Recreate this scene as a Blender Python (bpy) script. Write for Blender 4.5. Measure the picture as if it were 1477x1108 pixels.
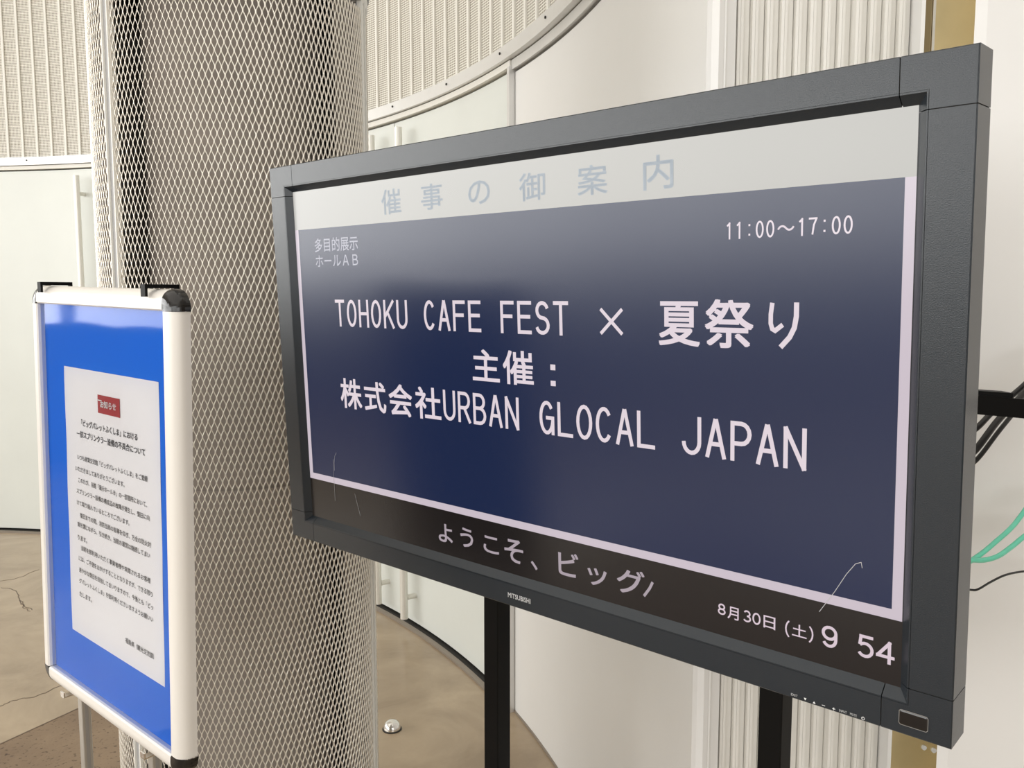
import bpy, bmesh, math, random
import numpy as np
from mathutils import Matrix, Vector

random.seed(4)
for _o in list(bpy.data.objects):
    bpy.data.objects.remove(_o)
SC = bpy.context.scene
COL = SC.collection
PI = math.pi
rad = math.radians

# ------------------------------------------------------------------ camera
CAM_H = 1.5
PITCH = math.atan(1251 / 12350)
cd = bpy.data.cameras.new('camera')
cam = bpy.data.objects.new('camera', cd)
COL.objects.link(cam)
cd.sensor_fit = 'HORIZONTAL'
cd.sensor_width = 36
cd.lens = 1251 / 1477 * 36
cd.clip_start = 0.02
cam.location = (0, 0, CAM_H)
cam.rotation_euler = (PI / 2 - PITCH, 0, 0)
SC.camera = cam

# ------------------------------------------------------------------ world, light, exposure
SC.view_settings.view_transform = 'Standard'
SC.view_settings.look = 'None'
SC.view_settings.gamma = 1
SC.view_settings.exposure = 0
SC.view_settings.use_curve_mapping = False
w = bpy.data.worlds.new('sky')
SC.world = w
w.use_nodes = True
w.node_tree.nodes['Background'].inputs[0].default_value = (0.86, 0.93, 1.0, 1)
w.node_tree.nodes['Background'].inputs[1].default_value = 1.0


def area_light(name, loc, rot, sx, sy, radiance, col=(1, 1, 1)):
    ld = bpy.data.lights.new(name, 'AREA')
    ld.shape = 'RECTANGLE'
    ld.size, ld.size_y = sx, sy
    ld.energy = radiance * sx * sy * PI      # area lamp: radiance = W / (pi * area)
    ld.color = col
    o = bpy.data.objects.new(name, ld)
    COL.objects.link(o)
    o.location = loc
    o.rotation_euler = rot
    return o


XL, YB, XR, CEIL = -8.0, -7.0, 6.0, 5.2
# daylight through the glazed left wall and the glazed wall behind the viewer
area_light('daylight_left', (XL - .25, -1.0, 2.55), (0, -PI / 2, 0), 2.6, 12.6, 5.8, (1.0, 0.985, 0.95))
area_light('daylight_front', (-1.0, YB - .25, 3.05), (PI / 2, 0, 0), 12.6, 3.5, 2.6, (1.0, 0.97, 0.92))

# added overhead fill brightening the right-hand walls and floor, not a real fitting
area_light('overhead_fill', (-1.6, -.6, CEIL - .06), (0, 0, 0), 6.5, 7.5, .75, (1.0, 0.98, 0.94))


# ------------------------------------------------------------------ materials
def pmat(name, col, rough=.5, metal=0., spec=.5, coat=0., emit=None, estr=1., noise=0., nscale=20, bump=0., bscale=60, coat_rough=.1):
    m = bpy.data.materials.new(name)
    m.use_nodes = True
    nt = m.node_tree
    b = nt.nodes['Principled BSDF']
    b.inputs['Base Color'].default_value = (*col, 1)
    b.inputs['Roughness'].default_value = rough
    b.inputs['Metallic'].default_value = metal
    b.inputs['Specular IOR Level'].default_value = spec
    b.inputs['Coat Weight'].default_value = coat
    b.inputs['Coat Roughness'].default_value = coat_rough
    if emit:
        b.inputs['Emission Color'].default_value = (*emit, 1)
        b.inputs['Emission Strength'].default_value = estr
    tc = nt.nodes.new('ShaderNodeTexCoord')
    if noise:
        n = nt.nodes.new('ShaderNodeTexNoise')
        n.inputs['Scale'].default_value = nscale
        n.inputs['Detail'].default_value = 5
        nt.links.new(tc.outputs['Object'], n.inputs['Vector'])
        r = nt.nodes.new('ShaderNodeValToRGB')
        r.color_ramp.elements[0].position = .3
        r.color_ramp.elements[1].position = .7
        r.color_ramp.elements[0].color = (*[c * (1 - noise) for c in col], 1)
        r.color_ramp.elements[1].color = (*[min(1, c * (1 + noise)) for c in col], 1)
        nt.links.new(n.outputs['Fac'], r.inputs['Fac'])
        nt.links.new(r.outputs['Color'], b.inputs['Base Color'])
    if bump:
        n2 = nt.nodes.new('ShaderNodeTexNoise')
        n2.inputs['Scale'].default_value = bscale
        n2.inputs['Detail'].default_value = 4
        nt.links.new(tc.outputs['Object'], n2.inputs['Vector'])
        bp = nt.nodes.new('ShaderNodeBump')
        bp.inputs['Strength'].default_value = bump
        bp.inputs['Distance'].default_value = .002
        nt.links.new(n2.outputs['Fac'], bp.inputs['Height'])
        nt.links.new(bp.outputs['Normal'], b.inputs['Normal'])
    return m


def srgb(r, g, b):
    f = lambda c: (c / 255 / 12.92) if c / 255 <= .04045 else ((c / 255 + .055) / 1.055) ** 2.4
    return (f(r), f(g), f(b))


M = {}
M['door_white'] = pmat('door_white', (.755, .78, .74), .42, noise=.02, nscale=3)
M['panel_white'] = pmat('panel_white', (.86, .85, .83), .28, spec=.45, noise=.015, nscale=2)
M['rib_white'] = pmat('rib_white', (.84, .82, .76), .5)
M['flute_white'] = pmat('flute_white', (.84, .82, .77), .45, noise=.03, nscale=6)
M['alu'] = pmat('alu', (.74, .73, .71), .42, metal=.55, noise=.03, nscale=8)
M['alu_dark'] = pmat('alu_dark', (.42, .41, .40), .4, metal=.6)
M['mesh_metal'] = pmat('mesh_metal', (.88, .83, .74), .34, metal=.6, spec=.6)
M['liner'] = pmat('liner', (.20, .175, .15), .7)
M['core'] = pmat('core', (.33, .29, .255), .75, noise=.10, nscale=7, bump=.2, bscale=30)
M['grey_paint'] = pmat('grey_paint', (.42, .42, .42), .45)
M['dark_gap'] = pmat('dark_gap', (.02, .018, .015), .8)
M['handle'] = pmat('handle', (.78, .76, .70), .35, metal=.35)
M['ceiling'] = pmat('ceiling', (.62, .60, .56), .8)
M['wood_sill'] = pmat('wood_sill', (.16, .13, .10), .6)
M['bezel'] = pmat('bezel', (.017, .023, .030), .27, spec=.55, bump=.12, bscale=900)
M['tv_back'] = pmat('tv_back', (.03, .032, .034), .6)
M['black_metal'] = pmat('black_metal', (.003, .0028, .0026), .5, spec=.15)
M['black_gloss'] = pmat('black_gloss', (.01, .009, .009), .12, spec=.6)
M['print_white'] = pmat('print_white', (.85, .86, .87), .5)
M['snap_frame'] = pmat('snap_frame', (.86, .825, .77), .38, metal=.12, spec=.5)
M['blue_card'] = pmat('blue_card', srgb(18, 108, 218), .75, spec=.2, noise=.02, nscale=3)
M['paper'] = pmat('paper', (.80, .79, .81), .8, bump=.25, bscale=9)
M['ink'] = pmat('ink', (.05, .05, .055), .8)
M['red_print'] = pmat('red_print', (.33, .018, .022), .6)
M['cable_black'] = pmat('cable_black', (.008, .007, .007), .45)
M['cable_green'] = pmat('cable_green', srgb(118, 222, 190), .4, noise=.04, nscale=60)
M['chrome'] = pmat('chrome', (.8, .78, .75), .22, metal=1.)
M['pole'] = pmat('pole', (.56, .54, .50), .35, metal=.75)
M['scratch'] = pmat('scratch', (.45, .45, .47), .4)
M['rubber'] = pmat('rubber', (.02, .02, .02), .7)
M['threshold'] = pmat('threshold', (.30, .255, .21), .45, metal=.3)


def screen_mat(name, col, haze=.24):
    return pmat(name, (.006, .006, .008), haze, spec=.58, emit=col)


M['scr_black'] = screen_mat('scr_black', srgb(15, 10, 7))
M['scr_header'] = screen_mat('scr_header', srgb(176, 174, 168))
M['scr_border'] = screen_mat('scr_border', srgb(200, 188, 198))
M['scr_blue'] = screen_mat('scr_blue', srgb(12, 30, 66))
M['scr_title'] = screen_mat('scr_title', srgb(158, 166, 173))
M['scr_text'] = screen_mat('scr_text', srgb(222, 209, 217))
M['scr_small'] = screen_mat('scr_small', srgb(190, 190, 200))
M['scr_ticker'] = screen_mat('scr_ticker', srgb(168, 156, 164))
M['scr_date'] = screen_mat('scr_date', srgb(214, 196, 206))

# acrylic cover sheet: thin clear film, mixes transparency and sharp reflection by Fresnel
m = bpy.data.materials.new('clear_film')
m.use_nodes = True
nt = m.node_tree
nt.nodes.clear()
o_ = nt.nodes.new('ShaderNodeOutputMaterial')
mx = nt.nodes.new('ShaderNodeMixShader')
tr = nt.nodes.new('ShaderNodeBsdfTransparent')
gl = nt.nodes.new('ShaderNodeBsdfGlossy')
gl.inputs['Roughness'].default_value = .05
fr = nt.nodes.new('ShaderNodeFresnel')
fr.inputs['IOR'].default_value = 1.27
tcn = nt.nodes.new('ShaderNodeTexCoord')
wv = nt.nodes.new('ShaderNodeTexNoise')
wv.inputs['Scale'].default_value = 4.0
wv.inputs['Detail'].default_value = 1.0
bpn = nt.nodes.new('ShaderNodeBump')
bpn.inputs['Strength'].default_value = .5
bpn.inputs['Distance'].default_value = .004
nt.links.new(tcn.outputs['Object'], wv.inputs['Vector'])
nt.links.new(wv.outputs['Fac'], bpn.inputs['Height'])
nt.links.new(bpn.outputs['Normal'], gl.inputs['Normal'])
nt.links.new(fr.outputs[0], mx.inputs[0])
nt.links.new(tr.outputs[0], mx.inputs[1])
nt.links.new(gl.outputs[0], mx.inputs[2])
nt.links.new(mx.outputs[0], o_.inputs[0])
M['clear_film'] = m

# brass mirror
m = pmat('brass_mirror', (.78, .65, .38), .2, metal=1., noise=.12, nscale=9, bump=.3, bscale=5)
M['brass'] = m
M['brass_dark'] = pmat('brass_dark', (.30, .235, .13), .35, metal=.8)

# perforated acoustic sheet (UV in metres)
m = bpy.data.materials.new('perforated')
m.use_nodes = True
nt = m.node_tree
b = nt.nodes['Principled BSDF']
b.inputs['Roughness'].default_value = .55
uv = nt.nodes.new('ShaderNodeTexCoord')
sc = nt.nodes.new('ShaderNodeVectorMath')
sc.operation = 'MULTIPLY'
sc.inputs[1].default_value = (1 / .0094, 1 / .0094, 1)
fr_ = nt.nodes.new('ShaderNodeVectorMath')
fr_.operation = 'FRACTION'
sb = nt.nodes.new('ShaderNodeVectorMath')
sb.operation = 'SUBTRACT'
sb.inputs[1].default_value = (.5, .5, 0)
sp = nt.nodes.new('ShaderNodeSeparateXYZ')
nt.links.new(uv.outputs['UV'], sc.inputs[0])
nt.links.new(sc.outputs[0], fr_.inputs[0])
nt.links.new(fr_.outputs[0], sb.inputs[0])
nt.links.new(sb.outputs[0], sp.inputs[0])
cx_ = nt.nodes.new('ShaderNodeCombineXYZ')
nt.links.new(sp.outputs[0], cx_.inputs[0])
nt.links.new(sp.outputs[1], cx_.inputs[1])
ln = nt.nodes.new('ShaderNodeVectorMath')
ln.operation = 'LENGTH'
nt.links.new(cx_.outputs[0], ln.inputs[0])
lt = nt.nodes.new('ShaderNodeMath')
lt.operation = 'LESS_THAN'
lt.inputs[1].default_value = .34
nt.links.new(ln.outputs['Value'], lt.inputs[0])
mixc = nt.nodes.new('ShaderNodeMixRGB')
mixc.inputs[1].default_value = (.80, .775, .70, 1)
mixc.inputs[2].default_value = (.20, .16, .11, 1)
nt.links.new(lt.outputs[0], mixc.inputs[0])
nt.links.new(mixc.outputs[0], b.inputs['Base Color'])
M['perforated'] = m


# polished screed floor
def floor_mat(name, c0, c1, rough, specks):
    m = bpy.data.materials.new(name)
    m.use_nodes = True
    nt = m.node_tree
    b = nt.nodes['Principled BSDF']
    tc = nt.nodes.new('ShaderNodeTexCoord')
    n1 = nt.nodes.new('ShaderNodeTexNoise')
    n1.inputs['Scale'].default_value = 2.2
    n1.inputs['Detail'].default_value = 9
    n1.inputs['Roughness'].default_value = .62
    n1.inputs['Distortion'].default_value = .7
    nt.links.new(tc.outputs['Object'], n1.inputs['Vector'])
    r = nt.nodes.new('ShaderNodeValToRGB')
    r.color_ramp.elements[0].position = .34
    r.color_ramp.elements[1].position = .68
    r.color_ramp.elements[0].color = (*c0, 1)
    r.color_ramp.elements[1].color = (*c1, 1)
    nt.links.new(n1.outputs['Fac'], r.inputs['Fac'])
    out = r.outputs['Color']
    if specks:
        n2 = nt.nodes.new('ShaderNodeTexNoise')
        n2.inputs['Scale'].default_value = 75
        n2.inputs['Detail'].default_value = 6
        nt.links.new(tc.outputs['Object'], n2.inputs['Vector'])
        r2 = nt.nodes.new('ShaderNodeValToRGB')
        r2.color_ramp.elements[0].position = .30
        r2.color_ramp.elements[1].position = .42
        r2.color_ramp.elements[0].color = (.35, .3, .28, 1)
        r2.color_ramp.elements[1].color = (1, 1, 1, 1)
        nt.links.new(n2.outputs['Fac'], r2.inputs['Fac'])
        mu = nt.nodes.new('ShaderNodeMixRGB')
        mu.blend_type = 'MULTIPLY'
        mu.inputs[0].default_value = 1
        nt.links.new(out, mu.inputs[1])
        nt.links.new(r2.outputs['Color'], mu.inputs[2])
        out = mu.outputs[0]
        bp = nt.nodes.new('ShaderNodeBump')
        bp.inputs['Strength'].default_value = .4
        bp.inputs['Distance'].default_value = .003
        nt.links.new(n2.outputs['Fac'], bp.inputs['Height'])
        nt.links.new(bp.outputs['Normal'], b.inputs['Normal'])
    nt.links.new(out, b.inputs['Base Color'])
    b.inputs['Roughness'].default_value = rough
    b.inputs['Specular IOR Level'].default_value = .5
    return m


M['screed'] = floor_mat('screed', (.31, .232, .15), (.47, .365, .245), .24, False)
M['slab'] = floor_mat('slab', (.20, .135, .085), (.29, .205, .13), .6, True)


# ------------------------------------------------------------------ helpers
def obj(name, bm_or_me, mat=None, parent=None, smooth=False):
    if isinstance(bm_or_me, bmesh.types.BMesh):
        me = bpy.data.meshes.new(name)
        bmesh.ops.recalc_face_normals(bm_or_me, faces=bm_or_me.faces)
        bm_or_me.to_mesh(me)
        bm_or_me.free()
    else:
        me = bm_or_me
    if smooth:
        me.polygons.foreach_set('use_smooth', [True] * len(me.polygons))
    if mat and not me.materials:
        me.materials.append(M[mat])
    o = bpy.data.objects.new(name, me)
    COL.objects.link(o)
    if parent:
        o.parent = parent
    return o


def empty(name, loc=(0, 0, 0), mw=None):
    o = bpy.data.objects.new(name, None)
    COL.objects.link(o)
    o.empty_display_size = .05
    if mw is not None:
        o.matrix_world = mw
    else:
        o.location = loc
    return o


def tag(o, label=None, cat=None, group=None, kind=None):
    if label: o['label'] = label
    if cat: o['category'] = cat
    if group: o['group'] = group
    if kind: o['kind'] = kind
    return o


def add_box(bm, x0, x1, y0, y1, z0, z1, mtx=None, bev=0.):
    r = bmesh.ops.create_cube(bm, size=1)
    vs = r['verts']
    for v in vs:
        v.co = Vector(((x0 + x1) / 2 + v.co.x * (x1 - x0), (y0 + y1) / 2 + v.co.y * (y1 - y0), (z0 + z1) / 2 + v.co.z * (z1 - z0)))
    if bev:
        es = list({e for v in vs for e in v.link_edges})
        rr = bmesh.ops.bevel(bm, geom=es, offset=bev, segments=2, affect='EDGES', profile=.5)
        vs = rr['verts'] if mtx is not None else vs
        if mtx is not None:
            vs = [v for v in bm.verts if v.is_valid]  # only used on fresh bmeshes
    if mtx is not None:
        for v in vs:
            v.co = mtx @ v.co
    return vs


def box(x0, x1, y0, y1, z0, z1, mtx=None, bev=0.):
    bm = bmesh.new()
    add_box(bm, x0, x1, y0, y1, z0, z1, mtx, bev)
    return bm


def add_tube(bm, pts, r, n=10, cap=True, closed=False):
    pts = [Vector(p) for p in pts]
    rings = []
    prev = None
    for i, p in enumerate(pts):
        if i == 0: t = pts[1] - p
        elif i == len(pts) - 1: t = p - pts[i - 1]
        else: t = pts[i + 1] - pts[i - 1]
        t.normalize()
        if prev is None:
            up = Vector((0, 0, 1)) if abs(t.z) < .9 else Vector((1, 0, 0))
            a = t.cross(up).normalized()
        else:
            a = (prev - t * prev.dot(t)).normalized()
        prev = a
        bb = t.cross(a)
        rings.append([bm.verts.new(p + (a * math.cos(k * 2 * PI / n) + bb * math.sin(k * 2 * PI / n)) * r) for k in range(n)])
    for i in range(len(rings) - 1):
        for k in range(n):
            bm.faces.new((rings[i][k], rings[i][(k + 1) % n], rings[i + 1][(k + 1) % n], rings[i + 1][k]))
    if cap:
        bm.faces.new(rings[0][::-1])
        bm.faces.new(rings[-1])


def bez(pts, n=8):
    # Catmull-Rom through points
    P = [Vector(p) for p in pts]
    P = [P[0] * 2 - P[1]] + P + [P[-1] * 2 - P[-2]]
    out = []
    for i in range(1, len(P) - 2):
        for k in range(n):
            t = k / n
            out.append(.5 * ((2 * P[i]) + (P[i + 1] - P[i - 1]) * t + (2 * P[i - 1] - 5 * P[i] + 4 * P[i + 1] - P[i + 2]) * t * t + (3 * P[i] - P[i - 1] - 3 * P[i + 1] + P[i + 2]) * t ** 3))
    out.append(P[-2])
    return out


def lathe(bm, prof, n=48, c=(0, 0), a0=0., a1=2 * PI):
    full = abs(a1 - a0 - 2 * PI) < 1e-6
    m_ = n if full else n + 1
    rings = []
    for k in range(m_):
        a = a0 + (a1 - a0) * k / n
        rings.append([bm.verts.new((c[0] + r * math.cos(a), c[1] + r * math.sin(a), z)) for r, z in prof])
    for k in range(n):
        A, B = rings[k], rings[(k + 1) % m_]
        for i in range(len(prof) - 1):
            bm.faces.new((A[i], B[i], B[i + 1], A[i + 1]))
    return rings


# ------------------------------------------------------------------ the curved wall
CX, CY, RW = -3.647, 1.510, 3.953


def wp(deg, r=RW, z=0.):
    a = rad(deg)
    return Vector((CX + r * math.cos(a), CY + r * math.sin(a), z))


def arc_box(a0, a1, r0, r1, z0, z1, seg=None, uvm=False):
    """solid curved slab between two angles (deg), radii and heights"""
    n = seg or max(1, int(abs(a1 - a0) / 1.5))
    bm = bmesh.new()
    L = []
    for k in range(n + 1):
        a = a0 + (a1 - a0) * k / n
        L.append([bm.verts.new(wp(a, r, z)) for r, z in ((r0, z0), (r1, z0), (r1, z1), (r0, z1))])
    for k in range(n):
        for i in range(4):
            j = (i + 1) % 4
            bm.faces.new((L[k][i], L[k][j], L[k + 1][j], L[k + 1][i]))
    bm.faces.new(L[0])
    bm.faces.new(L[-1][::-1])
    return bm


Z_DOOR, Z_HEAD, Z_BAND = 2.262, 2.292, 2.338
A_END = 104.0
A_PANEL_TOP = 22.6
wall_b = empty('wall_back', wp(50))
tag(wall_b, kind='structure')
inv = Matrix.Translation(-Vector(wall_b.location))


def wobj(name, bm, mat, parent=wall_b, smooth=False):
    bm.transform(Matrix.Translation(-Vector(parent.matrix_world.translation if parent.parent is None else parent.location)))
    return obj(name, bm, mat, parent, smooth)


# children of wall_back are given in world coordinates, shifted by the empty's location
wall_b.matrix_world = Matrix.Translation(wp(50))
wobj('backing', arc_box(1.6, A_END, RW + .031, RW + .12, 0, CEIL, 80), 'dark_gap')
pitch = math.degrees(.1 / RW)
na = int((A_END - 2) / pitch)
for k in range(na):
    a0 = 2 + k * pitch
    bm = arc_box(a0 + pitch * .075, a0 + pitch * .925, RW, RW + .01, Z_BAND - .002, CEIL - .01, 1)
    bm.transform(Matrix.Translation(-wp(50)))
    me = bpy.data.meshes.new('perforated_panel')
    uvl = bm.loops.layers.uv.new('UVMap')
    c0 = Vector((CX, CY, 0)) - wp(50)
    for f in bm.faces:
        for l in f.loops:
            d = l.vert.co - c0
            ang = math.degrees(math.atan2(d.y, d.x))
            l[uvl].uv = (rad(ang - a0) * RW, d.z)
    bmesh.ops.recalc_face_normals(bm, faces=bm.faces)
    bm.to_mesh(me)
    bm.free()
    obj('perforated_panel', me, 'perforated', wall_b)
    wobj('panel_rib', arc_box(a0 - pitch * .075, a0 + pitch * .075, RW - .008, RW + .01, Z_BAND - .002, CEIL - .01, 1), 'rib_white')
# plain glossy panel right of the doors
wobj('wall_panel', arc_box(-1.55, A_PANEL_TOP - .35, RW, RW + .03, .004, Z_DOOR - .012, 30), 'panel_white')
# outside the door run, left of it
wobj('wall_panel', arc_box(90.2, A_END, RW, RW + .03, .004, Z_DOOR, 10), 'door_white')


def trim(name, bm, mat, loc=None):
    o = obj(name, bm, mat)
    return tag(o, kind='structure')


bm = arc_box(-1.6, A_END, RW - .035, RW + .03, Z_HEAD, Z_BAND, 90)
t1 = trim('trim_1', bm, 'alu')
for a in (11, 17, 23, 30, 37, 44, 51, 58, 65, 72, 79.6, 87):
    p = wp(a, RW - .036, (Z_HEAD + Z_BAND) / 2 + .004)
    b2 = bmesh.new()
    d = (wp(a, 1) - wp(a, 2)).normalized()
    add_tube(b2, [p, p + d * .0025], .0045, 8)
    obj('screw', b2, 'dark_gap', t1)
t2 = trim('trim_2', arc_box(A_PANEL_TOP - .25, A_END, RW - .018, RW + .03, Z_DOOR + .006, Z_HEAD - .003, 90), 'rib_white')
trim('trim_6', arc_box(-1.6, A_PANEL_TOP - .25, RW - .012, RW + .03, Z_DOOR - .004, Z_HEAD - .003, 20), 'alu')
# door jamb between the doors and the plain panel
t3 = trim('trim_3', arc_box(A_PANEL_TOP - .30, A_PANEL_TOP - .02, RW - .022, RW + .03, .0, Z_DOOR + .006, 1), 'alu')
bmj = arc_box(A_PANEL_TOP + .02, A_PANEL_TOP + .22, RW - .006, RW + .03, .0, Z_DOOR + .006, 1)
obj('jamb_channel', bmj, 'alu_dark', t3)
trim('trim_4', arc_box(52.8, 57.4, RW - .012, RW + .03, .0, Z_DOOR + .006, 3), 'door_white')
trim('trim_5', arc_box(A_PANEL_TOP, 90, RW - .040, RW - .018, -.002, .010, 70), 'threshold')
trim('trim_7', arc_box(A_PANEL_TOP, 90, RW - .0175, RW + .025, -.002, .012, 70), 'dark_gap')
trim('trim_8', arc_box(-1.5, A_PANEL_TOP - .3, RW - .004, RW + .02, -.002, .008, 30), 'threshold')


def door(n, a0, a1, ha):
    r = empty('door_%d' % n, wp((a0 + a1) / 2))
    r.matrix_world = Matrix.Translation(wp((a0 + a1) / 2))
    tag(r, kind='structure')
    lo = arc_box(a0 + .04, a1 - .04, RW, RW + .028, .022, Z_DOOR - .002, 12)
    lo.transform(Matrix.Translation(-wp((a0 + a1) / 2)))
    obj('door_leaf', lo, 'door_white', r)
    b2 = bmesh.new()
    O = wp((a0 + a1) / 2)
    add_tube(b2, [wp(ha, RW - .06, .055) - O, wp(ha, RW - .06, 2.215) - O], .0175, 16)
    h = obj('door_handle', b2, 'handle', r, smooth=False)
    for z in (.15, 2.11):
        b3 = bmesh.new()
        add_tube(b3, [wp(ha, RW - .045, z) - O, wp(ha, RW + .003, z) - O], .012, 12)
        obj('standoff', b3, 'handle', h)


door(1, A_PANEL_TOP + .25, 37.7, 35.7)
door(2, 37.7, 52.7, 39.25)
door(3, 57.5, 72.6, 71.0)
door(4, 72.6, 90.0, 74.3)

# ------------------------------------------------------------------ fluted wall, brass strip and right wall
PJ = wp(-1.6)                      # corner where the curved wall ends
YR = 1.425


def quad_prism(pts, z0, z1):
    bm = bmesh.new()
    lo = [bm.verts.new((x, y, z0)) for x, y in pts]
    hi = [bm.verts.new((x, y, z1)) for x, y in pts]
    n = len(pts)
    for i in range(n):
        bm.faces.new((lo[i], lo[(i + 1) % n], hi[(i + 1) % n], hi[i]))
    bm.faces.new(lo[::-1])
    bm.faces.new(hi)
    return bm


def ray_x(px):
    return (px - 738.5) / 1257.4


wf = empty('wall_inner', (ray_x(1050) * YR, YR, 0))
tag(wf, kind='structure')
OW = Vector((ray_x(1050) * YR, YR, 0))
Xs, Xe = ray_x(1052) * YR, ray_x(1300) * YR


def rel(bm, O):
    bm.transform(Matrix.Translation(-O))
    return bm


xa = PJ.x + .006
strip = quad_prism([(xa, PJ.y + .004), (xa + .012, PJ.y - .002), (xa + .020, PJ.y + .0015), (xa + .028, PJ.y + .008), (Xs - .003, YR - .012), (Xs - .003, YR + .05), (xa, YR + .05)], 0, CEIL)
obj('corner_strip', rel(strip, OW), 'panel_white', wf)
obj('joint_strip', rel(quad_prism([(PJ.x + .0015, PJ.y + .004), (PJ.x + .0062, PJ.y + .006), (PJ.x + .0062, YR + .02), (PJ.x + .0045, YR + .02)], 0, CEIL), OW), 'dark_gap', wf)
obj('backing', rel(quad_prism([(Xs - .004, YR + .03), (Xe + .004, YR + .03), (Xe + .004, YR + .06), (Xs - .004, YR + .06)], 0, CEIL), OW), 'flute_white', wf)
nf = 12
per = (Xe - Xs) / nf
for k in range(nf):
    x0 = Xs + k * per
    mod = k // 4
    off = (.0, .006, .002)[mod] + (k % 4) * .0012
    y0 = YR - .004 + off
    wdt = per * .52
    pts = [(x0, y0 + .014), (x0 + .0015, y0), (x0 + wdt * .48, y0 - .0005), (x0 + wdt * .5, y0 + .0012), (x0 + wdt * .52, y0 - .0005), (x0 + wdt - .0015, y0), (x0 + wdt, y0 + .014), (x0 + wdt, YR + .034), (x0, YR + .034)]
    obj('fluted_slat', rel(quad_prism(pts, 0, CEIL), OW), 'flute_white', wf)
    # recessed channel between two ridges
    y1 = y0 + .010
    pts = [(x0 + wdt + .0006, y1), (x0 + per - .0006, y1 + .0015), (x0 + per - .0006, YR + .033), (x0 + wdt + .0006, YR + .033)]
    obj('channel_slat', rel(quad_prism(pts, 0, CEIL), OW), 'flute_white', wf)
XB0, XB1 = ray_x(1316.5) * (YR - .03), ray_x(1386) * YR
obj('edge_strip', rel(quad_prism([(Xe + .001, YR - .024), (XB0 - .0005, YR - .03), (XB0 - .0005, YR + .05), (Xe + .001, YR + .05)], 0, CEIL), OW), 'panel_white', wf)

# brass clad strip
OB = Vector((XB0, YR, 0))
br = empty('brass_panel', OB)
tag(br, 'narrow mirror polished brass panel between the fluted wall and right white wall', 'panel')
obj('sheet', rel(quad_prism([(XB0, YR - .004), (XB1 + .05, YR - .004), (XB1 + .05, YR + .02), (XB0, YR + .02)], 0, CEIL), OB), 'brass', br)
obj('side_frame', rel(quad_prism([(XB0 + .0002, YR - .010), (XB0 + .019, YR - .010), (XB0 + .019, YR - .0045), (XB0 + .0002, YR - .0045)], 1.86, CEIL), OB), 'brass_dark', br)
obj('bright_edge', rel(quad_prism([(XB0 + .0195, YR - .013), (XB0 + .0235, YR - .013), (XB0 + .0235, YR - .0045), (XB0 + .0195, YR - .0045)], 1.865, CEIL), OB), 'chrome', br)
obj('bottom_rail', rel(box(XB0 + .0002, XB1 + .02, YR - .018, YR - .0045, 1.845, 1.859), OB), 'brass_dark', br)
bm = bmesh.new()
add_tube(bm, [(XB0 + .038, YR - .012, 1.858), (XB0 + .038, YR - .012, 1.868)], .0045, 10)
obj('latch_knob', rel(bm, OB), 'brass_dark', br)
for z in (2.03, 2.045):
    obj('hinge_line', rel(box(XB0 + .0005, XB0 + .0185, YR - .0115, YR - .0101, z, z + .002), OB), 'dark_gap', br)
def ray_pt(px, py, Y):
    c_, s_ = math.cos(PITCH), math.sin(PITCH)
    a, b_ = (px - 738.5) / 1251, (py - 554) / 1251
    d = Vector((a, c_ - b_ * s_, -(s_ + b_ * c_)))
    return Vector((0, 0, CAM_H)) + d * (Y / d.y)
for (px, py) in ((1330.5, 1076), (1344.5, 1080)):
    p = ray_pt(px, py, YR)
    bm = bmesh.new()
    add_tube(bm, [(p.x, YR - .0075, p.z), (p.x, YR - .003, p.z)], .0042, 14)
    obj('white_dot', rel(bm, OB), 'print_white', br)  # small round white disc set on the brass sheet

# right wall: a white pier whose left edge stands free of the brass
ER = Vector((ray_x(1386) * 1.20, 1.20, 0))
bm = quad_prism([(ER.x + .006, ER.y + .012), (ER.x, ER.y + .001), (ER.x + .014, ER.y - .004), (XR, .60), (XR, .9), (ER.x + .17, ER.y + .22), (ER.x + .13, ER.y + .21)], 0, CEIL)
wr = tag(obj('wall_right', bm, 'panel_white'), kind='structure')

# ------------------------------------------------------------------ rest of the hall
fl = empty('floor')
tag(fl, kind='structure')
obj('polished_screed', box(XL - .3, XR + .3, YB - .3, 8, -.1, 0), 'screed', fl)
# rougher slab in front of the screed (boundary seen at the lower left)
A = Vector((-1.72, 2.78)); D = Vector((.47, .88)).normalized()
P1 = A + D * 1.05
P0 = A - D * 3.2
obj('rough_slab', quad_prism([(P0.x, P0.y), (-.7, -1), (-.72, 2.4), (-1.0, 3.2), (P1.x, P1.y)], -.02, .0015), 'slab', fl)


def ribbon(pts, wdt, z0, z1):
    bm = bmesh.new()
    pts = [Vector(p) for p in pts]
    L = []
    for i, p in enumerate(pts):
        t = (pts[min(i + 1, len(pts) - 1)] - pts[max(i - 1, 0)]).normalized()
        n_ = Vector((-t.y, t.x)) * wdt / 2
        L.append([bm.verts.new((p.x + n_.x, p.y + n_.y, z1)), bm.verts.new((p.x - n_.x, p.y - n_.y, z1)), bm.verts.new((p.x - n_.x, p.y - n_.y, z0)), bm.verts.new((p.x + n_.x, p.y + n_.y, z0))])
    for i in range(len(L) - 1):
        for k in range(4):
            bm.faces.new((L[i][k], L[i][(k + 1) % 4], L[i + 1][(k + 1) % 4], L[i + 1][k]))
    return bm


def fpt(px, py):
    c_, s_ = math.cos(PITCH), math.sin(PITCH)
    a, b_ = (px - 738.5) / 1251, (py - 554) / 1251
    d = Vector((a, c_ - b_ * s_, -(s_ + b_ * c_)))
    k = -CAM_H / d.z
    return Vector((d.x * k, d.y * k))


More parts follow.
